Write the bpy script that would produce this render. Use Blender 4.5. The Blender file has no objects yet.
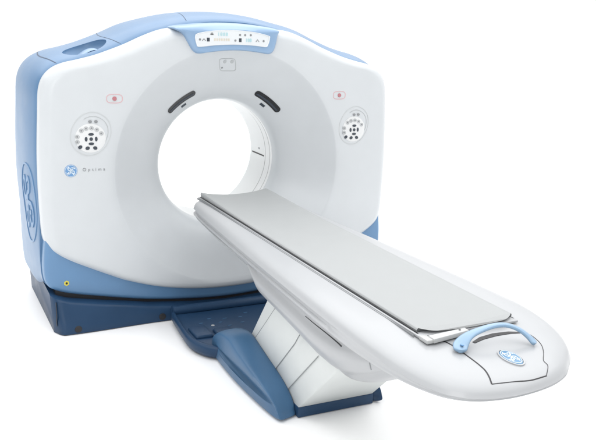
import bpy, bmesh, math, random
from math import sin, cos, pi, radians, sqrt, atan2, hypot
from mathutils import Vector, Matrix

S = bpy.context.scene
COL = S.collection
random.seed(4)

# ------------------------------------------------------------------ camera
cam_d = bpy.data.cameras.new('camera')
cam = bpy.data.objects.new('camera', cam_d); COL.objects.link(cam)
cam_d.sensor_width = 36.0
cam_d.lens = 844.706 * 36.0 / 596.0
cam_d.clip_end = 200
R_ = Vector((0.89944455, -0.43572901, 0.03376002))
U_ = Vector((0.07688256, 0.23379937, 0.96924039))
D_ = Vector((0.43021922, 0.86918242, -0.24378953))
m = Matrix((R_, U_, -D_)).transposed().to_4x4()
m.translation = Vector((-1.697328, -4.291523, 1.710773))
cam.matrix_world = m
S.camera = cam

# ------------------------------------------------------------------ light
w = bpy.data.worlds.new('World'); S.world = w; w.use_nodes = True
w.node_tree.nodes['Background'].inputs[0].default_value = (1, 1, 1, 1)
_n = w.node_tree
_tc = _n.nodes.new('ShaderNodeTexCoord'); _sx = _n.nodes.new('ShaderNodeSeparateXYZ'); _mr = _n.nodes.new('ShaderNodeMapRange')
_mr.interpolation_type = 'SMOOTHSTEP'
_n.links.new(_tc.outputs['Generated'], _sx.inputs[0]); _n.links.new(_sx.outputs['Y'], _mr.inputs['Value'])
_mr.inputs['From Min'].default_value = -.75; _mr.inputs['From Max'].default_value = 0.1
_mr.inputs['To Min'].default_value = .62; _mr.inputs['To Max'].default_value = 1.14      # world dimmed behind the camera, added for contrast; kept white behind the scanner
_mx = _n.nodes.new('ShaderNodeMapRange'); _mx.interpolation_type = 'SMOOTHSTEP'
_n.links.new(_sx.outputs['X'], _mx.inputs['Value'])
_mx.inputs['From Min'].default_value = -.85; _mx.inputs['From Max'].default_value = -.25
_mx.inputs['To Min'].default_value = .45; _mx.inputs['To Max'].default_value = 1.0       # world also dimmed on the left, added to darken the blue flank
_mm = _n.nodes.new('ShaderNodeMath'); _mm.operation = 'MULTIPLY'
_n.links.new(_mr.outputs['Result'], _mm.inputs[0]); _n.links.new(_mx.outputs['Result'], _mm.inputs[1])
_n.links.new(_mm.outputs[0], _n.nodes['Background'].inputs[1])
def area(name, loc, target, size, energy, col=(1, 1, 1)):
    d = bpy.data.lights.new(name, 'AREA'); d.shape = 'RECTANGLE'
    d.size, d.size_y = size; d.energy = energy; d.color = col
    o = bpy.data.objects.new(name, d); COL.objects.link(o)
    o.location = loc
    o.rotation_euler = (Vector(target) - Vector(loc)).to_track_quat('-Z', 'Y').to_euler()
    return o
area('added_overhead_panel', (0, 2, 8.0), (0.0, 2, 0), (22.0, 22.0), 2450)  # added overhead panel, no known source, oversized to lift the floor to white
area('added_front_panel', (-3.2, -5.8, 2.8), (0.0, -0.3, 0.8), (2.2, 2.6), 75, (1.0, .995, .98))  # added front panel, no known source, set left so right edges fall darker
S.view_settings.view_transform = 'Standard'
S.view_settings.look = 'None'
S.view_settings.exposure = 0.0
S.view_settings.gamma = 1.0
S.render.resolution_x = 1024; S.render.resolution_y = 756

# ------------------------------------------------------------------ materials
def mat(name, col, rough=.4, coat=0.0, noise=0.0, nscale=60, bump=0.0, bscale=400, metal=0.0, spec=.5):
    M = bpy.data.materials.new(name); M.use_nodes = True
    nt = M.node_tree; b = nt.nodes['Principled BSDF']
    b.inputs['Base Color'].default_value = (*col, 1)
    b.inputs['Roughness'].default_value = rough
    b.inputs['Metallic'].default_value = metal
    b.inputs['Specular IOR Level'].default_value = spec
    b.inputs['Coat Weight'].default_value = coat
    b.inputs['Coat Roughness'].default_value = .15
    tc = nt.nodes.new('ShaderNodeTexCoord')
    if noise:
        n = nt.nodes.new('ShaderNodeTexNoise'); n.inputs['Scale'].default_value = nscale
        n.inputs['Detail'].default_value = 5
        nt.links.new(tc.outputs['Object'], n.inputs['Vector'])
        r = nt.nodes.new('ShaderNodeMapRange')
        r.inputs['From Min'].default_value = .3; r.inputs['From Max'].default_value = .7
        r.inputs['To Min'].default_value = 1 - noise; r.inputs['To Max'].default_value = 1 + noise
        nt.links.new(n.outputs['Fac'], r.inputs['Value'])
        mx = nt.nodes.new('ShaderNodeVectorMath'); mx.operation = 'SCALE'
        mx.inputs[0].default_value = col
        nt.links.new(r.outputs['Result'], mx.inputs['Scale'])
        nt.links.new(mx.outputs[0], b.inputs['Base Color'])
        r2 = nt.nodes.new('ShaderNodeMapRange')
        r2.inputs['To Min'].default_value = rough - .08; r2.inputs['To Max'].default_value = rough + .1
        nt.links.new(n.outputs['Fac'], r2.inputs['Value'])
        nt.links.new(r2.outputs['Result'], b.inputs['Roughness'])
    if bump:
        n2 = nt.nodes.new('ShaderNodeTexNoise'); n2.inputs['Scale'].default_value = bscale
        n2.inputs['Detail'].default_value = 3
        nt.links.new(tc.outputs['Object'], n2.inputs['Vector'])
        bp = nt.nodes.new('ShaderNodeBump'); bp.inputs['Strength'].default_value = bump
        bp.inputs['Distance'].default_value = .002
        nt.links.new(n2.outputs['Fac'], bp.inputs['Height'])
        nt.links.new(bp.outputs['Normal'], b.inputs['Normal'])
    return M
WHITE = mat('white_gantry_plastic', (.535, .56, .58), .38, .15, .012, 9, .05, 500)
LINER = mat('white_bore_plastic', (.66, .67, .675), .35, .1, .01, 12)
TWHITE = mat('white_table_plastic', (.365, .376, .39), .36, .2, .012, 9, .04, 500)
PWHITE = mat('grey_white_pedestal_plastic', (.60, .625, .62), .45, 0, .015, 12, .08, 450)
SKY = mat('light_blue_shell_plastic', (.092, .190, .335), .38, .08, .03, 8, .05, 400)
LBLUE = mat('mid_blue_panel_plastic', (.105, .22, .385), .40, .1, .03, 8, .05, 400)
BEZ = mat('pale_blue_bezel_plastic', (.215, .335, .50), .36, .2, .02, 10, .04, 400)
HBLUE = mat('pale_blue_handle_plastic', (.205, .325, .46), .28, .3, .02, 12)
NAVY = mat('dark_blue_base_plastic', (.015, .045, .100), .40, .0, .06, 7, .12, 350, 0, .28)
NAVY2 = mat('steel_blue_bumper_plastic', (.044, .118, .225), .40, .05, .05, 7, .12, 350, 0, .4)
BLACK = mat('black_gap_plastic', (.012, .012, .015), .5)
GLOSSB = mat('black_window_plastic', (.010, .011, .013), .18, .4)
GREY = mat('grey_seam_plastic', (.22, .23, .24), .5)
LGREY = mat('light_grey_print', (.40, .42, .43), .5)
PALE = mat('faint_grey_print', (.50, .52, .53), .5)
PAD = mat('grey_vinyl_pad', (.325, .338, .342), .55, 0, .02, 14, .22, 700)
BRACK = mat('satin_grey_bracket', (.45, .46, .46), .4)
LOGO = mat('blue_logo_enamel', (.085, .215, .37), .35, .2)
LOGOS = mat('small_blue_logo_enamel', (.11, .26, .49), .35, .2)
LOGOW = mat('white_logo_line', (.60, .68, .74), .4)
SCREEN = mat('white_display_glass', (.66, .69, .71), .15, .5)
SEG = mat('cyan_display_digit', (.38, .58, .62), .4)
SEGY = mat('beige_display_digit', (.62, .57, .48), .4)
DARK = mat('dark_grey_button', (.035, .045, .06), .35)
PINK = mat('pink_button_ring', (.60, .36, .38), .5)
RED = mat('muted_red_cap', (.42, .16, .18), .4)
YEL = mat('yellow_warning_sticker', (.60, .52, .06), .5)
GREEN = mat('pale_green_liner', (.56, .66, .65), .4)
FLOOR = mat('white_studio_floor', (.93, .93, .93), .6, 0, .004, 3, 0, 0, 0, .1)

# ------------------------------------------------------------------ helpers
def finish(bm, ang=32):
    bmesh.ops.remove_doubles(bm, verts=bm.verts[:], dist=1e-6)
    bm.normal_update()
    for f in bm.faces: f.smooth = True
    for e in bm.edges:
        if len(e.link_faces) == 2 and e.calc_face_angle(0) > radians(ang): e.smooth = False
        elif len(e.link_faces) != 2: e.smooth = False

def obj(name, bm, material, parent=None, ang=32, fix=True):
    if fix: bmesh.ops.recalc_face_normals(bm, faces=bm.faces[:])
    finish(bm, ang)
    me = bpy.data.meshes.new(name); bm.to_mesh(me); bm.free()
    me.materials.append(material)
    o = bpy.data.objects.new(name, me); COL.objects.link(o)
    if parent: o.parent = parent
    return o

def rows_mesh(bm, rows, closed=True, cap0=False, cap1=False):
    vr = [[bm.verts.new(p) for p in r] for r in rows]
    n = len(rows[0])
    for a, b in zip(vr, vr[1:]):
        for i in range(n if closed else n - 1):
            j = (i + 1) % n
            try: bm.faces.new((a[i], a[j], b[j], b[i]))
            except ValueError: pass
    if cap0: bm.faces.new(vr[0][::-1])
    if cap1: bm.faces.new(vr[-1])
    return vr

def box(bm, x0, x1, y0, y1, z0, z1, bev=0, seg=2):
    r = bmesh.ops.create_cube(bm, size=1)
    vs = r['verts']
    for v in vs:
        v.co = Vector(((x0 + x1) / 2 + v.co.x * (x1 - x0), (y0 + y1) / 2 + v.co.y * (y1 - y0), (z0 + z1) / 2 + v.co.z * (z1 - z0)))
    if bev:
        es = list({e for v in vs for e in v.link_edges})
        bmesh.ops.bevel(bm, geom=es, offset=bev, segments=seg, affect='EDGES', profile=.5)

def prism(bm, pts, f0, f1, bev=0, seg=3, bev0=True):
    """closed polygon pts [(u,v)]; f0,f1 map (u,v) to the two end positions"""
    a = [bm.verts.new(f0(*p)) for p in pts]; b = [bm.verts.new(f1(*p)) for p in pts]
    fa = bm.faces.new(a); fb = bm.faces.new(b[::-1])
    n = len(pts)
    for i in range(n): bm.faces.new((a[i], b[i], b[(i + 1) % n], a[(i + 1) % n]))
    if bev:
        es = set(fb.edges)
        if bev0: es |= set(fa.edges)
        bmesh.ops.bevel(bm, geom=list(es), offset=bev, segments=seg, affect='EDGES', profile=.5, clamp_overlap=True)

def catmull(P, n=8, closed=True):
    out = []; N = len(P); rng = range(N) if closed else range(N - 1)
    for i in rng:
        if closed: p = [P[(i + k) % N] for k in (-1, 0, 1, 2)]
        else: p = [P[max(0, min(N - 1, i + k))] for k in (-1, 0, 1, 2)]
        for s in range(n):
            t = s / n
            out.append(tuple(.5 * ((2 * b) + (c - a) * t + (2 * a - 5 * b + 4 * c - d) * t * t + (-a + 3 * b - 3 * c + d) * t ** 3) for a, b, c, d in zip(*p)))
    if not closed: out.append(tuple(P[-1]))
    return out

def sstep(a, b, x):
    t = max(0, min(1, (x - a) / (b - a))); return t * t * (3 - 2 * t)
def lerp_tab(tab, x):
    if x <= tab[0][0]: return tab[0][1]
    for (a, b), (c, d) in zip(tab, tab[1:]):
        if x <= c: return b + (d - b) * (x - a) / (c - a)
    return tab[-1][1]

def ribbon(bm, pts, width, f, h=.0015, taper=False):
    """flat ribbon of given width following 2-D pts; f(u,v,h) -> position"""
    n = len(pts); rows = []
    for i in range(n):
        a = pts[max(0, i - 1)]; b = pts[min(n - 1, i + 1)]
        dx, dy = b[0] - a[0], b[1] - a[1]; L = hypot(dx, dy) or 1
        nx, ny = -dy / L, dx / L
        ww = width[i] if isinstance(width, (list, tuple)) else width
        if taper: ww *= max(.25, min(1, 3.5 * min(i, n - 1 - i) / n + .25))
        p, q = (pts[i][0] + nx * ww / 2, pts[i][1] + ny * ww / 2), (pts[i][0] - nx * ww / 2, pts[i][1] - ny * ww / 2)
        rows.append([f(*p, -h * .5), f(*p, h), f(*q, h), f(*q, -h * .5)])
    rows_mesh(bm, rows, True, True, True)

def disc(bm, cu, cv, ru, rv, f, h=.002, n=32, tilt=0, dome=0):
    ct, st = cos(tilt), sin(tilt)
    def P(k, s, hh):
        a = 2 * pi * k / n; x, y = ru * s * cos(a), rv * s * sin(a)
        return f(cu + x * ct - y * st, cv + x * st + y * ct, hh)
    rows = [[P(k, 1, -.001) for k in range(n)], [P(k, 1, h * .6) for k in range(n)], [P(k, .93, h) for k in range(n)]]
    for s in (.75, .5, .25): rows.append([P(k, s, h + dome * (1 - s * s)) for k in range(n)])
    rows_mesh(bm, rows, True, False, True)

def ellipse_ring(bm, cu, cv, ru, rv, width, f, h=.0015, n=48, tilt=0, a0=0, a1=2 * pi, power=2.0):
    full = abs(a1 - a0 - 2 * pi) < 1e-6
    ct, st = cos(tilt), sin(tilt); rows = []
    m_ = n + (0 if full else 1)
    for k in range(m_):
        a = a0 + (a1 - a0) * k / n
        def Q(s):
            c, d = cos(a), sin(a)
            x = (ru + s) * math.copysign(abs(c) ** (2 / power), c); y = (rv + s) * math.copysign(abs(d) ** (2 / power), d)
            return (cu + x * ct - y * st, cv + x * st + y * ct)
        p, q = Q(width / 2), Q(-width / 2)
        rows.append([f(*p, -.001), f(*p, h), f(*q, h), f(*q, -.001)])
    if full: rows.append(rows[0])
    rows_mesh(bm, rows, True, not full, not full)

def logo(name, parent, f, ru, rv, md, ml, tilt=0, h=.002, bold=1.0, rimw=.07):
    """round script monogram: disc + ring + swirls + two looped letters"""
    ct, st = cos(tilt), sin(tilt)
    def g(u, v, hh):
        x, y = u * ru, v * rv
        return f(x * ct - y * st, x * st + y * ct, hh)
    bm = bmesh.new(); disc(bm, 0, 0, 1, 1, g, h, 48)
    base = obj(name, bm, md, parent)
    bm = bmesh.new(); hh = h + .0012
    def k(u, v, e): return g(u, v, hh if e > 0 else h - .0005)
    ellipse_ring(bm, 0, 0, .90, .90, rimw, k, 1, 56)
    for q in range(4):
        a = q * pi / 2 + .35
        P = [((.78 - .10 * sin(pi * t / 8)) * cos(a + .62 * t / 8), (.78 - .10 * sin(pi * t / 8)) * sin(a + .62 * t / 8)) for t in range(9)]
        ribbon(bm, P, .10 * bold, k, 1, True)
    G = [(.02, .02), (-.10, .10), (-.26, .08), (-.42, .18), (-.44, .38), (-.28, .50), (-.12, .40), (-.08, .20), (-.02, .0), (-.06, -.22), (-.16, -.44), (-.33, -.48), (-.39, -.32), (-.26, -.18), (-.10, -.13)]
    E = [(.05, .44), (.20, .52), (.34, .42), (.28, .27), (.10, .20), (.03, .05), (.16, .0), (.36, .0), (.50, -.14), (.47, -.36), (.28, -.46), (.12, -.34), (.15, -.20), (.28, -.20)]
    ribbon(bm, catmull(G, 4, False), .095 * bold, k, 1)
    ribbon(bm, catmull(E, 4, False), .095 * bold, k, 1)
    obj('monogram', bm, ml, base)
    return base

def text_obj(name, body, size, f, material, parent, space=1.0, h=.0012, bold=0.0):
    cu = bpy.data.curves.new(name, 'FONT'); cu.body = body; cu.size = size
    cu.space_character = space; cu.align_x = 'CENTER'; cu.align_y = 'CENTER'; cu.extrude = .5; cu.offset = bold
    t = bpy.data.objects.new('tmp', cu); COL.objects.link(t)
    dg = bpy.context.evaluated_depsgraph_get()
    me = bpy.data.meshes.new_from_object(t.evaluated_get(dg))
    bpy.data.objects.remove(t)
    for v in me.vertices: v.co = f(v.co.x, v.co.y, h if v.co.z > 0 else -.0006)
    me.name = name; me.materials.clear(); me.materials.append(material)
    o = bpy.data.objects.new(name, me); COL.objects.link(o); o.parent = parent
    return o

def empty(name, loc, label, cat):
    o = bpy.data.objects.new(name, None); COL.objects.link(o); o.location = loc
    o.empty_display_size = .2; o['label'] = label; o['category'] = cat
    return o

# ------------------------------------------------------------------ setting
bm = bmesh.new()
r = 14
vs = [bm.verts.new((x, y, 0)) for x, y in ((-r, -r), (r, -r), (r, r), (-r, r))]; bm.faces.new(vs)
fl = obj('floor', bm, FLOOR); fl['kind'] = 'structure'

# ==================================================================
# GANTRY  (front face at y = 0, bore axis at z = ZC, floor z = 0)
# ==================================================================
ZC = .842
G = empty('ct_scanner', (0, 0.35, 0), 'large white and light blue scanner ring with a round bore on a dark blue base', 'ct scanner')
G.location = (0, 0, 0)

halfW = [(0, 1.600), (.10, 1.600), (.22, 1.594), (.35, 1.580), (.46, 1.543), (.57, 1.494), (.70, 1.446), (.80, 1.419), (.875, 1.402), (.935, 1.375),
         (.978, 1.330), (1.000, 1.265), (1.008, 1.15), (1.018, .95), (1.020, .78), (1.016, .62), (1.010, .515), (.990, .455), (.945, .412), (.88, .372),
         (.80, .332), (.69, .280), (.58, .232), (.40, .178), (.20, .144), (.0, .133)]
def mirror_closed(H):
    R = [(x, z) for x, z in H]; Lh = [(-x, z) for x, z in H[1:-1]][::-1]
    return R + Lh
white_out = catmull(mirror_closed(halfW), 6)
halfF = [(0, 1.622), (.10, 1.619), (.22, 1.604), (.35, 1.575)] + halfW[4:16] + [(1.020, .50), (1.022, .40), (1.018, .30), (1.005, .250), (.975, .226), (.90, .198), (.73, .160), (.47, .110), (.20, .082), (0, .073)]
full_out = catmull(mirror_closed(halfF), 6)
halfL = [(0, 1.60), (.22, 1.59), (.46, 1.51), (.70, 1.416), (.86, 1.375), (.94, 1.32), (.97, 1.25), (.985, .95), (.990, .70), (.998, .56), (1.010, .45), (1.016, .36), (1.012, .29), (.998, .250), (.97, .228),
         (.90, .200), (.73, .162), (.47, .113), (.20, .084), (0, .076)]
low_out = catmull(mirror_closed(halfL), 6)

NT = 480
def radial(outline):
    """radius of outline around the bore axis for NT directions"""
    A = [(atan2(z - ZC, x), hypot(x, z - ZC)) for x, z in outline]
    N = len(outline); res = []
    for k in range(NT):
        th = 2 * pi * k / NT; dx, dz = cos(th), sin(th); best = None
        for i in range(N):
            x1, z1 = outline[i]; x2, z2 = outline[(i + 1) % N]; z1 -= ZC; z2 -= ZC
            ex, ez = x2 - x1, z2 - z1; den = dx * ez - dz * ex
            if abs(den) < 1e-12: continue
            t = (x1 * ez - z1 * ex) / den; s = (x1 * dz - z1 * dx) / den
            if t > 0 and -1e-6 <= s <= 1 + 1e-6: best = t if best is None else max(best, t)
        res.append(best)
    return res
RW, RF, RL = radial(white_out), radial(full_out), radial(low_out)
CS = [(cos(2 * pi * k / NT), sin(2 * pi * k / NT)) for k in range(NT)]

CONE = [(.350, .222), (.354, .196), (.362, .172), (.375, .152), (.40, .130), (.44, .102), (.50, .065), (.56, .030), (.60, .006), (.6485, -.0235), (.654, -.0252), (.67, -.0262), (.69, -.0262), (.72, -.025), (.80, -.020), (.95, -.004), (1.1, .006), (1.6, .02)]
def face_y(x, z):
    return lerp_tab(CONE, hypot(x, z - ZC))
def on_face(cx, cz):
    """mapping for things set into the front face"""
    return lambda u, v, h: Vector((cx + u, face_y(cx + u, cz + v) - h, cz + v))

# --- white front cover
rows = []
for rr in (.350, .352, .356, .362, .370, .382, .40, .42, .44, .47, .50, .53, .56, .58, .60, .62, .64, .6485, .651, .6535, .67, .69, .71, .73):
    rows.append([(rr * c, face_y(rr * c, ZC + rr * s), ZC + rr * s) for c, s in CS])
edge = [(.075, 0), (.055, .0005), (.045, .0025), (.034, .007), (.024, .014), (.015, .024), (.008, .036), (.003, .050), (.0, .066)]
for t in (.25, .5, .75):
    rows.append([((.73 + (RW[k] - .075 - .73) * t) * c, 0, (.73 + (RW[k] - .075 - .73) * t) * s) for k, (c, s) in enumerate(CS)])
    rows[-1] = [(x, face_y(x, ZC + z), ZC + z) for x, _, z in rows[-1]]
# where the outline comes closer than .805 to the axis keep rings ordered
nfix = len(rows)
for d, yy in edge:
    rw = []
    for k, (c, s) in enumerate(CS):
        q = RW[k] - d; x, z = q * c, ZC + q * s
        rw.append((x, face_y(x, z) * (1 if d > .02 else d / .02) + yy, z))
    rows.append(rw)
rows.append([(RW[k] * c, .11, ZC + RW[k] * s) for k, (c, s) in enumerate(CS)])
rows.append([((RW[k] - .03) * c, .112, ZC + (RW[k] - .03) * s) for k, (c, s) in enumerate(CS)])
for j in range(13, nfix):
    for k, (c, s) in enumerate(CS):
        lim = RW[k] - .075
        q = hypot(rows[j][k][0], rows[j][k][2] - ZC)
        mx = lim - .002 * (nfix - j)
        if q > mx:
            q = mx; rows[j][k] = (q * c, face_y(q * c, ZC + q * s), ZC + q * s)
bm = bmesh.new(); rows_mesh(bm, rows)
cover = obj('front_cover', bm, WHITE, G, 40)

# --- bore liner: grooved rings, tunnel, flare
prof = [(.350, .2225), (.351, .252), (.356, .2525), (.356, .258), (.351, .2585), (.3505, .312), (.3505, .318), (.357, .319), (.357, .327), (.352, .3275),
        (.352, .40), (.352, .55)]
prof2 = [(.352, .55), (.358, .57), (.38, .61), (.42, .66), (.47, .71), (.53, .755), (.60, .79)]
bm = bmesh.new(); rows_mesh(bm, [[(q * c, yy, ZC + q * s) for c, s in CS[::3]] for q, yy in prof])
liner = obj('bore_liner', bm, LINER, G, 40)
bm = bmesh.new(); rows_mesh(bm, [[(q * c, yy, ZC + q * s) for c, s in CS[::3]] for q, yy in prof2])
obj('rear_flare', bm, GREEN, liner, 40)
for yy, ww, mt in ((.2553, .005, GREY), (.3225, .007, GREY)):
    bm = bmesh.new()
    rows_mesh(bm, [[(q * c, y2, ZC + q * s) for c, s in CS[::3]] for q, y2 in ((.3555, yy - ww / 2), (.3535, yy - ww / 2), (.3535, yy + ww / 2), (.3555, yy + ww / 2))])
    obj('seam_ring', bm, mt, liner)
# slot and dot on the right inner wall, pale strip at lower left
def on_bore(a0, y0): return lambda u, v, h: Vector(((.352 - h) * cos(a0 + v / .352), y0 + u, ZC + (.352 - h) * sin(a0 + v / .352)))
bm = bmesh.new(); ribbon(bm, [(t * .02, 0) for t in range(10)], .008, on_bore(-.03, .345), .0015)
obj('slot', bm, BLACK, liner)
bm = bmesh.new(); disc(bm, 0, 0, .007, .006, on_bore(.07, .42), .002, 16)
obj('alignment_dot', bm, GREY, liner)

# --- light blue shell behind the cover
bm = bmesh.new()
sprof = [(.112, -.030), (.112, .000), (.120, .008), (.15, .020), (.19, .034), (.24, .046), (.30, .054), (.38, .058), (.50, .058), (.60, .052), (.68, .038), (.73, .020), (.765, -.010), (.785, -.045), (.790, -.09)]
def shell_pt(k, yy, off):
    c, s = CS[k]; q = RF[k]
    z0 = ZC + q * s
    kk = sstep(.22, .75, z0)
    top = sstep(1.35, 1.5, z0)
    o = off * (kk * (.66 + .14 * top)) if off > 0 else off
    a, b = CS[(k - 1) % NT], CS[(k + 1) % NT]; ra, rb = RF[(k - 1) % NT], RF[(k + 1) % NT]
    if off > 0: o *= 1 + .20 * sstep(.30, .55, q * c) * sstep(1.2, 1.35, z0)
    tx, tz = rb * b[0] - ra * a[0], rb * b[1] - ra * a[1]; L = hypot(tx, tz)
    nx, nz = tz / L, -tx / L
    dz = -.075 * sstep(.14, .45, yy) * (1 - sstep(.25, .75, z0)) * sstep(.80, .98, abs(q * c))
    return (q * c + nx * o, yy, z0 + nz * o + dz)
rows = [[(.60 * c, .118, ZC + .60 * s) for c, s in CS]]
for yy, off in sprof: rows.append([shell_pt(k, yy, off) for k in range(NT)])
rows.append([(.62 * c, .791, ZC + .62 * s) for c, s in CS])
rows.append([(.600 * c, .78, ZC + .600 * s) for c, s in CS])
rows.append(rows[0])
rows_mesh(bm, rows)
shell = obj('side_shell', bm, SKY, G, 38)
# scoop in the top left shoulder (boolean, applied)
bm = bmesh.new(); bmesh.ops.create_uvsphere(bm, u_segments=40, v_segments=24, radius=1)
sl = atan2(1.494 - 1.402, -.57 + .875)
for v in bm.verts:
    x, y, z = v.co.x * .118, v.co.y * .100, v.co.z * .065
    v.co = Vector((-.735 + x * cos(sl) - z * sin(sl), .235 + y, 1.476 + x * sin(sl) + z * cos(sl)))
cut = obj('tmp_cut', bm, SKY)
md = shell.modifiers.new('b', 'BOOLEAN'); md.object = cut; md.operation = 'DIFFERENCE'; md.solver = 'EXACT'
dg = bpy.context.evaluated_depsgraph_get()
me = bpy.data.meshes.new_from_object(shell.evaluated_get(dg))
shell.modifiers.clear(); shell.data = me; me.name = 'side_shell'
bm = bmesh.new(); bm.from_mesh(me); finish(bm, 38); bm.to_mesh(me); bm.free()
bpy.data.objects.remove(cut)
# cradle saddle inside the scoop
bm = bmesh.new(); rows = []
for i in range(19):
    a = pi * i / 18
    c0 = Vector((-.735 + .062 * cos(a), .235, 1.405 + .045 * cos(a) * .9 + .040 * sin(a)))
    rows.append([c0 + Vector((.010 * cos(a) * cos(b), .055 * sin(b), .010 * sin(a) * cos(b))) for b in [2 * pi * k / 16 for k in range(16)]])
rows_mesh(bm, rows, True, True, True)
obj('scoop_saddle', bm, BEZ, shell)
# seams over the shoulder
def kof(x, top=True):
    best = min((abs(RF[k] * CS[k][0] - x), k) for k in range(NT) if (CS[k][1] > 0) == top)
    return best[1]
def on_shell(k, yy, h):
    off = lerp_tab([(a, b) for a, b in sprof[1:]], yy)
    p = Vector(shell_pt(k % NT, yy, off)); c, s = CS[k % NT]
    return p + Vector((c, 0, s)) * h
def shell_f(u, v, h):
    kf = v; k0 = int(math.floor(kf)); t = kf - k0
    return on_shell(k0, u, h).lerp(on_shell(k0 + 1, u, h), t)
def shell_m(k0): return lambda u, v, h: shell_f(u, k0 + v / .013, h)
for x in (-.90, -.575):
    k0 = kof(x); bm = bmesh.new()
    ribbon(bm, [(.118 + .02 * i, (.035 if x > -.6 else .02) * sin(i * .13)) for i in range(26)], .0045, shell_m(k0), .0008)
    obj('panel_seam', bm, NAVY, shell)
k0 = kof(-.20); bm = bmesh.new()
ribbon(bm, [(.15 + .02 * i, -i * .004) for i in range(14)], .0045, shell_m(k0), .0008)
obj('panel_seam', bm, NAVY, shell)
# large embossed monogram on the left flank
pz, py = .655, .255
def flank(u, v, h):
    th = atan2(pz + v - ZC, -1.07); kf = (th % (2 * pi)) / (2 * pi) * NT
    p = shell_f(max(.125, py + u), kf, 0)
    return Vector((p.x - h, p.y, p.z))
bm = bmesh.new()
ellipse_ring(bm, 0, 0, .118, .215, .010, flank, .004, 64, power=2.4)
obj('oval_rim', bm, LBLUE, shell)
bm = bmesh.new()
def fs(u, v, h): return flank(-u * .108, v * .20, .005 if h > 0 else 0)
GG = [(.02, .02), (-.10, .10), (-.26, .08), (-.42, .18), (-.44, .38), (-.28, .50), (-.12, .40), (-.08, .20), (-.02, .0), (-.06, -.22), (-.16, -.44), (-.33, -.48), (-.39, -.32), (-.26, -.18), (-.10, -.13)]
EE = [(.05, .44), (.20, .52), (.34, .42), (.28, .27), (.10, .20), (.03, .05), (.16, .0), (.36, .0), (.50, -.14), (.47, -.36), (.28, -.46), (.12, -.34), (.15, -.20), (.28, -.20)]
for P in (GG, EE): ribbon(bm, catmull([(1.35 * a, 1.35 * b) for a, b in P], 4, False), .13, fs, 1)
obj('monogram', bm, LBLUE, shell)

# --- blue lower front panel
bm = bmesh.new()
rows = [[(.60 * c, .030, ZC + .60 * s) for c, s in CS]]
for d, yy in ((.10, .028), (.030, .028), (.018, .031), (.008, .038), (.002, .048), (0, .060), (0, .111)):
    rows.append([((RL[k] - d) * c, yy, ZC + (RL[k] - d) * s) for k, (c, s) in enumerate(CS)])
rows_mesh(bm, rows)
low = obj('lower_cover', bm, LBLUE, G, 38)
bm = bmesh.new()
disc(bm, 0, 0, .015, .015, lambda u, v, h: Vector((-.905 + u, .0285 - h, .262 + v)), .0015, 6, pi / 6)
st = obj('warning_sticker', bm, YEL, low)
bm = bmesh.new(); disc(bm, 0, 0, .006, .006, lambda u, v, h: Vector((-.905 + u, .0265 - h, .262 + v)), .001, 12)
obj('symbol', bm, BLACK, st)

# --- black filler painting the shaded gap under the shell, dark blue base
def arc_z(x): return lerp_tab([(0, .073), (.20, .082), (.47, .110), (.73, .160), (.90, .198), (.975, .226), (1.02, .25)], abs(x))
bm = bmesh.new(); n = 48
for y0, y1 in ((.05, .74),):
    rows = []
    for i in range(n + 1):
        x = -.96 + 1.92 * i / n
        rows.append([(x, y0, arc_z(x) - .035), (x, y0, arc_z(x) + .02), (x, y1, arc_z(x) + .02), (x, y1, arc_z(x) - .035)])
    rows_mesh(bm, rows, True, True, True)
obj('gap_shade', bm, BLACK, G)
bm = bmesh.new(); rows = []
NB = 100
def brow(inset, dz, y):
    out = []
    for i in range(NB + 1):
        x = -1 + 2 * i / NB
        out.append((x, y, arc_z(x) - .021))
    return out
base_prof = lambda x: max(.028, arc_z(x) - .012 - .012 * sstep(.5, 1, abs(x)))
rows = []
for i in range(NB + 1):
    t = -1 + 2 * i / NB
    e = 1 - abs(t)
    x = t * .995
    zt = base_prof(x)
    y0 = -.035 + .05 * max(0, (1 - e / .05)) ** 2
    lip = .022 * (1 - sstep(.1, .6, 1 - abs(t))) * sstep(0, .03, e)
    zl = .015 + .06 * max(0, abs(t) - .4) / .6
    br = min(.018, zt * .3)
    rows.append([(x * .985, y0 + .006 - lip * .3, .001), (x * .985, y0 - lip, .006), (x * .99, y0 - lip, max(.01, min(zl, zt * .4))), (x * .993, y0, max(.015, min(zl + .025, zt * .6))), (x, y0, zt - br),
                 (x, y0 + br * .3, zt - br * .3), (x, y0 + br, zt), (x * .985, .80, zt), (x * .985, .82, zt - .02 if zt > .04 else zt * .5), (x * .975, .82, .001)])
rows_mesh(bm, rows, True, True, True)
base = obj('base_cover', bm, NAVY, G, 50)
for bx, bz in ((-.868, .030), (-.405, .032)):
    bm = bmesh.new(); disc(bm, 0, 0, .019, .019, lambda u, v, h: Vector((bx + u, -.0565 - h if bx < -.6 else -.0375 - h, bz + v)), .003, 20)
    obj('bolt_hole', bm, BLACK, base)
bm = bmesh.new(); box(bm, -.9735, -.9715, -.0300, -.02, .05, .180)
obj('panel_seam', bm, BLACK, base)

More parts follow.
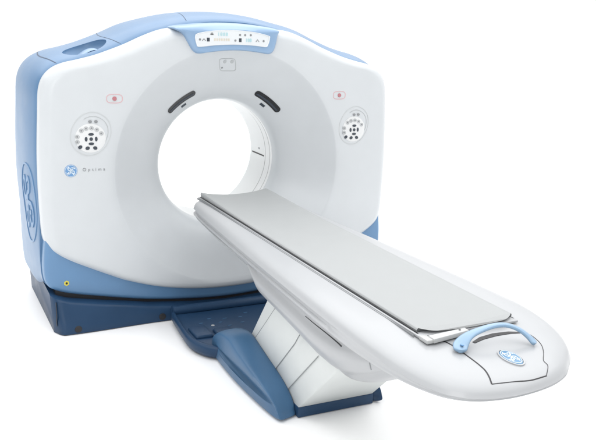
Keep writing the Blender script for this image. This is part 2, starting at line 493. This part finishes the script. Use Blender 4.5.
# --- laser windows, marks
for a_mid, n_ in ((125.2, 1), (53.2, 2)):
    bm = bmesh.new(); P = []
    a0, a1 = radians(a_mid - 12.2), radians(a_mid + 12.2)
    N = 24; W = []
    for i in range(N + 1):
        t = .5 - .5 * cos(pi * i / N); a = a0 + (a1 - a0) * t
        P.append((.438 * cos(a), .438 * sin(a)))
        e = min(t, 1 - t) * (a1 - a0) * .438
        W.append(2 * sqrt(max(1e-6, .0165 ** 2 - max(0, .0165 - e) ** 2)))
    ribbon(bm, P, W, on_face(0, ZC), .003)
    wo = obj('laser_window', bm, GLOSSB, G)
    bm = bmesh.new()
    P2 = [(p[0] * .99, p[1] * .99) for p in P[4:-4]]
    ribbon(bm, P2, .009, lambda u, v, h: on_face(0, ZC)(u, v, .0035 if h > 0 else .002), .001)
    obj('lens_strip', bm, DARK, wo)
    a = radians(a_mid - .5 if n_ == 1 else a_mid + .5)
    bm = bmesh.new(); c0 = (.402 * cos(a), .402 * sin(a)); tx, tz = -sin(a), cos(a)
    ribbon(bm, [(c0[0] + tx * s, c0[1] + tz * s) for s in (-.016, -.005, .005, .016)], .013, on_face(0, ZC), .0015)
    obj('window_mark', bm, DARK, G)

# --- camera plate under the display
bm = bmesh.new()
ellipse_ring(bm, 0, 0, .046, .034, .003, lambda u, v, h: on_face(-.014, 1.398)(u - .30 * v, v, h), .0012, 96, power=6)
pl = obj('intercom_plate', bm, LGREY, G)
for u, v, q in ((-.020, .018, .010), (.022, .018, .010), (-.028, -.016, .005)):
    bm = bmesh.new(); disc(bm, u, v, q, q, on_face(-.014, 1.398), .0015, 16)
    obj('intercom_dot', bm, GREY if q < .006 else LGREY, pl)

# --- control panels
def control_panel(cx, cz, mx, lab):
    f0 = on_face(cx, cz); f = lambda u, v, h: f0(u * mx, v, h)
    p = bmesh.new()
    ellipse_ring(p, 0, .026, .096, .112, .0035, f, .0016, 64, tilt=-.5, power=2.1)
    o = obj('control_panel', p, PALE, G)
    b = bmesh.new(); ellipse_ring(b, .002, .022, .078, .094, .003, f, .0012, 64, tilt=-.5, power=2.2, a0=-.1, a1=2.6)
    obj('recess_shade', b, LGREY, o)  # grey arc painting the recess shading at the upper right
    b = bmesh.new(); disc(b, -.002, .004, .076, .074, f, .002, 48, dome=.001)
    pad = obj('keypad', b, LINER, o)
    g = lambda u, v, h: f(u, v, h + .003)
    def btn(nm, u, v, ru, rv, mt, tilt=0, ring=False):
        q = bmesh.new()
        if ring: ellipse_ring(q, u, v, ru, rv, .003, g, .001, 16)
        else: disc(q, u, v, ru, rv, g, .002, 16, tilt)
        obj(nm, q, mt, pad)
    for u, v in ((-.003, .088), (.026, .088)): btn('button', u, v, .009, .007, GREY)
    for u, v in ((-.047, .043), (-.024, .053), (.003, .055), (.029, .047), (.051, .028), (-.068, .012), (-.068, -.014)):
        btn('button', u, v, .010, .009, LGREY, 0, True); btn('symbol', u, v, .005, .004, GREY)
    for u, v, ru, rv in ((0, .024, .014, .007), (-.025, 0, .007, .012), (.025, 0, .007, .012), (0, -.024, .014, .007), (0, 0, .009, .009)):
        btn('arrow_button', u, v, ru, rv, DARK)
    for u, v, tl in ((-.055, -.040, .6), (-.019, -.046, .3), (.019, -.046, -.3)):
        btn('corner_button', u, v, .011, .009, DARK, tl)
    return o
control_panel(-.768, 1.030, 1, '')
control_panel(.760, 1.030, 1, '')
for sx in (-.645, .652):
    bm = bmesh.new()
    ellipse_ring(bm, 0, 0, .040, .022, .003, on_face(sx, 1.232), .0012, 40, power=3)
    s_ = obj('stop_button', bm, PINK, G)
    bm = bmesh.new(); disc(bm, 0, 0, .011, .011, on_face(sx, 1.232), .004, 20)
    obj('button_cap', bm, RED, s_)
logo('round_logo', G, on_face(-.872, .870), .032, .032, LOGOS, LOGOW, 0, .0015, 1.2, .05)
text_obj('nameplate', 'Optima', .023, on_face(-.758, .873), GREY, G, 1.75)

# --- display bezel
out = [(-.330, 1.590), (-.288, 1.562), (-.262, 1.520), (-.236, 1.478), (-.205, 1.460), (-.150, 1.466), (-.07, 1.475), (0, 1.478), (.07, 1.475), (.150, 1.466), (.200, 1.460), (.228, 1.478),
       (.242, 1.520), (.250, 1.560), (.258, 1.585), (.22, 1.599), (.11, 1.613), (0, 1.618), (-.12, 1.615), (-.23, 1.605)]
out = catmull(out, 4)
def bez_y(x, z, h):
    return -.052 - h + .13 * sstep(1.578, 1.650, z)
def f_front(x, z): return Vector((x, bez_y(x, z, 0), z))
bm = bmesh.new()
cx_, cz_ = -.01, 1.54
rows = [[(cx_ + (x - cx_) * s, bez_y(cx_ + (x - cx_) * s, cz_ + (z - cz_) * s, 0) + dy, cz_ + (z - cz_) * s) for x, z in out] for s, dy in ((.3, 0), (.6, 0), (.8, 0), (.90, .001), (.94, .004), (.97, .009), (.99, .017), (1, .028), (1.003, .06), (1.003, .135))]
rows_mesh(bm, rows, True, True, True)
bez = obj('display_bezel', bm, BEZ, G, 40)
scr = catmull([(-.215, 1.512), (-.200, 1.497), (-.12, 1.505), (-.01, 1.510), (.10, 1.506), (.165, 1.500), (.180, 1.514), (.188, 1.545), (.180, 1.558), (.10, 1.575), (-.01, 1.583), (-.12, 1.579), (-.205, 1.565), (-.222, 1.548)], 5)
fz = lambda u, v, h: Vector((u, bez_y(u, v, h), v))
bm = bmesh.new()
ccx, ccz = -.015, 1.54
rows_mesh(bm, [[fz(ccx + (x - ccx) * s, ccz + (z - ccz) * s, h) for x, z in scr] for s, h in ((1.03, -.002), (1.03, .003), (1.0, .004), (.985, .0015), (.7, .0015), (.3, .0015))], True, False, True)
scro = obj('display_screen', bm, SCREEN, bez)
# map zoomed layout -> metres on the screen
def sp(px, py):
    u = -.222 + (px - 38) / (485 - 38) * .410; v = 1.583 - (py - 72) / (190 - 72) * .088 + .010 * -abs((u + .01) / .2) ** 2 * 0
    return u, v
fh = lambda u, v, h: Vector((u, bez_y(u, v, h + .0022), v))
def mark(name, px, py, w_, h_, mt):
    u, v = sp(px, py); q = bmesh.new()
    ribbon(q, [(u - w_ / 2, v), (u, v), (u + w_ / 2, v)], h_, fh, .0006); obj(name, q, mt, scro)
text_obj('digits', '1888', .024, lambda u, v, h: fh(sp(197, 101)[0] + u, sp(197, 101)[1] + v, h), SEG, scro, 1.25, .0006, .0008)
text_obj('digits', '8888888', .018, lambda u, v, h: fh(sp(192, 138)[0] + u, sp(192, 138)[1] + v, h), SEGY, scro, 1.45, .0006, .0006)
text_obj('digits', '188', .024, lambda u, v, h: fh(sp(357, 140)[0] + u, sp(357, 140)[1] + v, h), SEG, scro, 1.0, .0006, .0006)
mark('indicator', 110, 138, .015, .019, DARK); mark('indicator', 305, 139, .014, .019, DARK)
mark('indicator', 132, 101, .020, .006, GREY); mark('indicator', 132, 97, .006, .012, GREY)
for px, py in ((303, 103), (335, 103), (370, 103), (60, 138), (275, 142), (452, 143)):
    u, v = sp(px, py); q = bmesh.new(); disc(q, u, v, .006, .006, fh, .0006, 12); obj('symbol', q, GREY, scro)
for px, py in ((84, 140), (413, 142)):
    u, v = sp(px, py); q = bmesh.new(); ribbon(q, [(u - .009, v - .005), (u, v + .006), (u + .009, v - .005)], .004, fh, .0006); obj('symbol', q, GREY, scro)

# --- foot tray between gantry and table
bm = bmesh.new()
trp = [(-.375, -.10), (-.395, -.30), (-.405, -.46), (-.385, -.56), (-.33, -.64), (-.22, -.69), (0, -.70), (.22, -.69), (.33, -.64), (.385, -.56), (.405, -.46), (.395, -.30), (.375, -.10)]
trp2 = catmull(trp, 5, False)
rows = [[(x * a, -.10 + (y + .10) * b, z) for x, y in trp2] for a, b, z in ((.90, .90, .001), (.97, .98, .012), (1, 1, .035), (1, 1, .060), (.99, .99, .070), (.965, .965, .074), (.945, .945, .071), (.93, .93, .058), (.6, .6, .056), (.2, .2, .056))]
rows_mesh(bm, rows, True, True, True)
tray = obj('foot_tray', bm, NAVY, G, 50)
bm = bmesh.new()
rows = []
for i in range(17):
    x = -.36 + .72 * i / 16
    rows.append([(x, -.075 + .028 * cos(a * pi / 8), .070 + .028 * sin(a * pi / 8)) for a in range(16)])
rows_mesh(bm, rows, True, True, True)
obj('tray_rail', bm, NAVY, tray, 50)
for x0 in (-.36, -.245):
    bm = bmesh.new(); box(bm, x0, x0 + .095, -.475 - (.06 if x0 > -.3 else 0), -.33 - (.06 if x0 > -.3 else 0), .050, .072, .010, 3)
    obj('foot_pedal', bm, NAVY, tray, 50)
for i, (x, y) in enumerate(((-.214, -.319), (-.13, -.351), (-.117, -.244), (-.03, -.25), (-.05, -.33), (-.263, -.27), (-.16, -.29), (.02, -.20), (-.20, -.22))):
    bm = bmesh.new(); disc(bm, x, y, .012 if i else .010, .004 if i else .009, lambda u, v, h: Vector((u, v, .057 + h)), .001, 12)
    obj('tray_symbol', bm, LGREY if i == 0 else NAVY2, tray)

# ==================================================================
# PATIENT TABLE (axis along y, head end inside the bore)
# ==================================================================
T = empty('patient_table', (0, 0, 0), 'long white patient table with grey pad on a slanted pedestal, reaching into the bore', 'patient table')
def skew(y): return 0
# plan outline of the deck (right half, from head end to foot end)
wtab = [(-2.60, 0), (-2.545, .02)]
deckL = [(.0, -.045), (-.12, -.045), (-.20, -.052), (-.243, -.085), (-.258, -.16), (-.275, -.35), (-.295, -.65), (-.318, -1.0), (-.340, -1.4), (-.358, -1.75), (-.366, -1.98), (-.362, -2.15), (-.347, -2.29), (-.319, -2.395), (-.278, -2.468), (-.205, -2.515), (-.09, -2.533)]
deckR = [(.045, -2.518), (.145, -2.480), (.212, -2.428), (.265, -2.375), (.315, -2.290), (.350, -2.18), (.366, -2.05), (.364, -1.90), (.355, -1.65), (.340, -1.4), (.318, -1.0), (.295, -.65), (.275, -.35), (.258, -.16), (.243, -.085), (.20, -.052), (.12, -.045)]
deck = catmull((deckL + deckR)[::-1], 12)
def zdrop(y): return .032 * max(0, min(1, (-y - 2.0) / .54)) ** 1.3
def inset(P, d):
    N = len(P); out = []
    for i in range(N):
        a, b = P[(i - 3) % N], P[(i + 3) % N]; tx, ty = b[0] - a[0], b[1] - a[1]; L = hypot(tx, ty)
        nx, ny = ty / L, -tx / L          # outline runs clockwise seen from above -> flip below
        out.append((P[i][0] + nx * d, P[i][1] + ny * d))
    return out
ar = sum(deck[i][0] * deck[(i + 1) % len(deck)][1] - deck[(i + 1) % len(deck)][0] * deck[i][1] for i in range(len(deck)))
sg = 1 if ar < 0 else -1
def ins(d): return inset(deck, sg * d)
def top_z(x, y):
    return .694 - zdrop(y)
rings = [(.050, .604), (.020, .606), (.007, .610), (.0005, .617), (0, .624), (.010, .629), (.011, .645), (0, .650), (.0015, .656), (.005, .667), (.012, .677), (.026, .685), (.055, .691), (.10, .694)]
bm = bmesh.new(); rows = []
for d, z in rings:
    A = ins(d)
    if .627 < z < .648:       # long shallow channel along both flanks, closed before the foot end
        B = ins(0); K = [.22 + .78 * sstep(-2.0, -1.72, y) for x, y in B]
        A = [(b[0] + (a[0] - b[0]) * k, b[1] + (a[1] - b[1]) * k) for a, b, k in zip(A, B, K)]
    rows.append([(x, y, z - zdrop(y) * lerp_tab([(.604, -.4), (.66, 1)], z)) for x, y in A])
vr = rows_mesh(bm, rows, True, True, False)
# top: bridge left and right halves across the table
last = vr[-1]; N = len(last)
i0 = min(range(N), key=lambda i: abs(last[i].co.x) if last[i].co.y > -.3 else 9)
for i in range(N // 2):
    q = []
    for v in (last[(i0 + i) % N], last[(i0 + i + 1) % N], last[(i0 - i - 1) % N], last[(i0 - i) % N]):
        if v not in q: q.append(v)
    if len(q) >= 3:
        try: bm.faces.new(q)
        except ValueError: pass
obj('table_deck', bm, TWHITE, T, 50)

# long raised side band with its soft recess (both flanks), hull beneath
def hull_row(y):
    w_ = lerp_tab([(-2.13, .20), (-2.05, .262), (-1.9, .292), (-1.6, .298), (-1.0, .285), (-.5, .272), (-.16, .250), (-.09, .235)], y)
    zb = lerp_tab([(-2.13, .575), (-2.07, .515), (-2.0, .462), (-1.9, .405), (-1.8, .358), (-1.72, .340), (-1.6, .345), (-1.3, .385), (-1.04, .420), (-.97, .50), (-.93, .545), (-.5, .560), (-.09, .590)], y)
    wb = lerp_tab([(-2.13, .15), (-2.0, .20), (-1.7, .205), (-1.0, .205), (-.93, .24), (-.09, .20)], y)
    half = [(0, zb), (wb * .7, zb), (wb * .92, zb + .012), (wb * 1.03, zb + .04)]
    zt = .625 - zdrop(y)
    g = .014 * sstep(-1.98, -1.80, y)
    half += [(wb + (w_ - wb) * .6, zb + (zt - zb) * .25), (w_ - .002, zb + (zt - zb) * .45), (w_ + .001, zb + (zt - zb) * .58), (w_ - g, zb + (zt - zb) * .72), (w_ - g, zt - .012), (w_ - .02, zt + .01), (0, zt + .01)]
    hs = catmull(half[1:-1], 4, False)
    R = [half[0]] + hs + [half[-1]]
    full = R + [(-x, z) for x, z in R[1:-1]][::-1]
    return [(x, y, z) for x, z in full]
bm = bmesh.new()
ys = [-.09, -.11, -.16] + [-.25 - .08 * i for i in range(8)] + [-.90, -.93, -.95, -.97, -.99, -1.01, -1.04] + [-1.1 - .1 * i for i in range(6)] + [-1.66, -1.70, -1.74, -1.78, -1.82, -1.86, -1.9, -1.94, -1.98, -2.0, -2.03, -2.06, -2.085, -2.105, -2.12, -2.13]
rows_mesh(bm, [hull_row(y) for y in ys], True, True, True)
hull = obj('table_underbody', bm, TWHITE, T, 60)
# seam on the flank ending in a small catch
bm = bmesh.new()
def flankT(y, z, h):
    # x on left hull side at height z by sampling
    row = [p for p in hull_row(y) if p[0] < 0]
    row.sort(key=lambda p: p[2]); x = min(p[0] for p in row)
    for a, b in zip(row, row[1:]):
        if a[2] <= z <= b[2] and b[2] > a[2]:
            x = a[0] + (b[0] - a[0]) * (z - a[2]) / (b[2] - a[2]); break
    return Vector((x - h, y, z))
ribbon(bm, [(-1.53 - .02 * i, .546 - .0006 * i) for i in range(16)], [.001 + .00018 * i for i in range(16)], flankT, .002)
obj('panel_seam', bm, BLACK, hull)
bm = bmesh.new()
zz = []
for i in range(14):
    t = i / 13; zz.append((-2.005 + .04 * t * t, .560 - .085 * t))
ribbon(bm, zz[:9], .0022, flankT, .003)
obj('panel_seam', bm, GREY, hull)

# --- cradle rails and pad
bm = bmesh.new()
box(bm, -.206, .200, -2.185, -.050, .690, .698, .002)
obj('cradle', bm, TWHITE, T)
for x, wd, mt, z in ((-.1965, .0045, BLACK, .6985), (-.2125, .0018, GREY, .6945), (.1975, .003, GREY, .6985)):
    bm = bmesh.new(); box(bm, x - wd / 2, x + wd / 2, -2.165, -.055, z - .008, z + .001)
    obj('rail_gap', bm, mt, T)
bm = bmesh.new(); rows = []
def pad_end(x, near):  # rounded corners in plan
    e = max(0, abs(x) - .13) / .06
    return (.03 * e ** 2)
nx = 28
xs = [-.190 + .382 * i / nx for i in range(nx + 1)]
L = 60
def dish(x, y):
    k = .60 + .50 * sstep(-.7, -.05, y)
    return .7015 + .019 * k * (abs(x) / .19) ** 2.0
rows = []
for j in range(L + 1):
    t = j / L; row = []
    for x in xs:
        y = (-.055 - .0 * abs(x)) + (-2.185 + .055) * t
        if t > .9: y += pad_end(x, True) * ((t - .9) / .1)
        edge_r = min(1, min(j, L - j) / 1.0)
        row.append((x, y, dish(x, y)))
    rows.append(row)
full = []
for j, row in enumerate(rows):
    lo = [(x, y, .6985) for x, y, z in row]
    e = []
    # rounded long edges
    x0, y0, z0 = row[0]; x1, y1, z1 = row[-1]
    ring = [(x0 - .002, y0, .7000), (x0 - .005, y0, (z0 + .6985) / 2), (x0 - .003, y0, z0 - .002)] + row + [(x1 + .003, y1, z1 - .002), (x1 + .005, y1, (z1 + .6985) / 2), (x1 + .002, y1, .7000)]
    full.append(ring)
bm = bmesh.new(); rows_mesh(bm, full, True, True, True)
pad = obj('pad', bm, PAD, T, 45)
# --- foot-end cover, outlined by dark seam
def ft(u, v, h): return Vector((u, v, .694 - zdrop(v) - edge_fall(u, v) + h))
dk = [(x + skew(y), y) for x, y in deck]
def edge_fall(u, v):
    d = 9
    for (a, b), (a2, b2) in zip(dk, dk[1:] + dk[:1]):
        ex, ey = a2 - a, b2 - b; L2 = ex * ex + ey * ey or 1e-9
        t = max(0, min(1, ((u - a) * ex + (v - b) * ey) / L2)); d = min(d, hypot(u - a - ex * t, v - b - ey * t))
    return lerp_tab([(0, .050), (.0015, .040), (.005, .027), (.012, .017), (.026, .009), (.055, .003), (.10, 0)], d)
seam = [(-.205, -2.150), (-.150, -2.19), (-.126, -2.25), (-.124, -2.33), (-.126, -2.40), (-.134, -2.445), (-.155, -2.496)]
seam2 = [(-.155, -2.496), (-.09, -2.504), (-.02, -2.509), (.050, -2.500)]
seam3 = [(.050, -2.500), (.088, -2.462), (.094, -2.435), (.135, -2.388), (.165, -2.34), (.178, -2.28), (.168, -2.23)]
cov = bmesh.new()
for sm, wd in ((seam, .0045), (seam2, .0028), (seam3, .002)):
    ribbon(cov, catmull(sm, 6, False), wd, ft, .0012)
obj('end_cover_seam', cov, BLACK, T)
logo('table_logo', T, lambda u, v, h: ft(u + .002, v - 2.390, h), .0275, .047, LOGO, LOGOW, .0, .004, 1.15, .06)
bm = bmesh.new(); ellipse_ring(bm, .002, -2.390, .0310, .0515, .005, ft, .004, 48)
obj('logo_rim', bm, TWHITE, T)

# --- handle: pale blue arch
hp = [(-.138, -2.318, .688, .040), (-.118, -2.290, .698, .050), (-.080, -2.276, .716, .040), (-.03, -2.276, .730, .030), (.02, -2.280, .738, .024), (.062, -2.287, .736, .024), (.100, -2.305, .722, .026), (.125, -2.328, .700, .027), (.132, -2.350, .684, .022)]
hc = catmull(hp, 6, False)
rows = []
for i, (x, y, z, wd) in enumerate(hc):
    a = hc[max(0, i - 1)]; b = hc[min(len(hc) - 1, i + 1)]
    t = Vector((b[0] - a[0], b[1] - a[1], b[2] - a[2])).normalized()
    side = t.cross(Vector((0, 0, 1))).normalized(); up = side.cross(t)
    ring = []
    endk = 1 if 1 < i < len(hc) - 2 else .75 if i in (1, len(hc) - 2) else .45
    for k in range(14):
        an = 2 * pi * k / 14; c, s = cos(an), sin(an)
        c2 = math.copysign(abs(c) ** .75, c); s2 = math.copysign(abs(s) ** .75, s)
        ring.append(Vector((x, y, z)) + side * (c2 * wd / 2 * endk) + up * (s2 * .0068))
    rows.append(ring)
bm = bmesh.new(); rows_mesh(bm, rows, True, True, True)
hd = obj('handle', bm, HBLUE, T, 60)
bm = bmesh.new(); disc(bm, -.126, -2.306, .005, .008, lambda u, v, h: Vector((u, v, .7035 + h)), .0015, 12); obj('pivot_screw', bm, LOGOS, hd)
bm = bmesh.new(); ribbon(bm, [(-.045, -2.262), (.0, -2.244), (.06, -2.235), (.12, -2.238), (.160, -2.250)], [.010, .018, .020, .016, .008], ft, .0015)
obj('handle_slot_shade', bm, BLACK, T)  # dark slot, with the shade under the arch put in as flat black
# brackets at pad end
bm = bmesh.new()
prism(bm, [(-.185, -2.205), (-.03, -2.190), (-.03, -2.215), (-.185, -2.240)], lambda x, y: Vector((x, y, .706)), lambda x, y: Vector((x, y, .690)), .003, 2)
br_ = obj('bracket', bm, BRACK, T)
bm = bmesh.new(); disc(bm, -.060, -2.204, .004, .004, lambda u, v, h: Vector((u, v, .706 + h)), .0015, 12); obj('screw', bm, BLACK, br_)
bm = bmesh.new(); box(bm, -.208, -.180, -2.235, -2.185, .688, .702, .004); obj('bracket', bm, BRACK, T)

# --- pedestal
PXL, PXR = -.200, .165
def ped(y, z): return (y, z)
bm = bmesh.new()
pp = [(-.800, .03), (-.742, .107), (-1.04, .50), (-1.58, .50), (-1.655, .37), (-1.638, .334), (-1.325, .040), (-1.31, .03)]
prism(bm, pp, lambda y, z: Vector((PXL, y, z)), lambda y, z: Vector((PXR, y, z)), .007, 3)
pd = obj('pedestal', bm, PWHITE, T, 40)
fl_ = lambda y, z, h: Vector((PXL - h, y, z))
for i, P in enumerate(([(-1.131, .47), (-.757, .08), (-1.026, .055), (-1.285, .325), (-1.335, .39), (-1.40, .455)], [(-1.40, .455), (-1.335, .39), (-1.285, .325), (-1.026, .055), (-1.19, .05), (-1.604, .46)])):
    bm = bmesh.new()
    prism(bm, P, lambda y, z: Vector((PXL + .003, y, z)), lambda y, z: Vector((PXL - (.0045 if i == 0 else .0022), y, z)), .0015, 2, False)
    obj('side_panel', bm, PWHITE, pd, 40)
fl_ = lambda y, z, h: Vector((PXL - .0040 - h, y, z))
for P, wd in (([(-1.093, .430), (-.96, .290), (-.822, .148)], .003), ([(-1.335, .390), (-1.315, .365), (-1.285, .325), (-1.18, .215), (-1.064, .095)], .0035), ([(-1.500, .352), (-1.36, .215), (-1.226, .083)], .0035)):
    bm = bmesh.new(); ribbon(bm, P, wd, fl_, .0008); obj('panel_gap', bm, GREY, pd)
bm = bmesh.new(); box(bm, PXL - .004, PXR + .006, -1.340, -.76, .002, .052, .006, 2)
obj('foot_plate', bm, NAVY, T)

# --- armoured side bumpers
def bumper(x_in, x_out, mt):
    s = 1 if x_out > x_in else -1
    prof = catmull([(-.54, .003), (-.525, .04), (-.54, .085), (-.59, .130), (-.68, .176), (-.77, .200), (-.84, .204), (-.93, .183), (-1.03, .158), (-1.13, .133), (-1.225, .102), (-1.295, .062), (-1.318, .028), (-1.305, .003), (-1.1, .002), (-.8, .002)], 5)
    lean = .045
    cy = sum(p[0] for p in prof) / len(prof); cz = .09
    wd = abs(x_out - x_in); rows = []
    for fx, sc, dz in ((0, .90, 0), (.05, .97, 0), (.2, 1, 0), (.45, 1.0, 0), (.62, .985, 0), (.78, .955, 0), (.90, .91, 0), (.97, .86, 0), (1, .80, 0), (1, .4, 0)):
        rows.append([(x_in + s * wd * fx * (1 + (.30 if wd > .06 else 0) * sin(pi * max(0, min(1, (-y - .5) / .82))) ** .7), cy + (y - cy) * (1 - (1 - sc) * .35) - lean * fx * fx * sstep(.9, 1.3, -y), max(.001, cz + (z - cz) * sc)) for y, z in prof])
    bm = bmesh.new(); rows_mesh(bm, rows, True, True, True)
    return obj('side_bumper', bm, mt, T, 50)
bumper(-.204, -.300, NAVY2)
bumper(.170, .215, NAVY)
bm = bmesh.new()
box(bm, -.206, -.196, -.86, -.74, .06, .145, .003); obj('gap_shade', bm, BLACK, T)  # black box painting the shaded recess between left bumper and pedestal
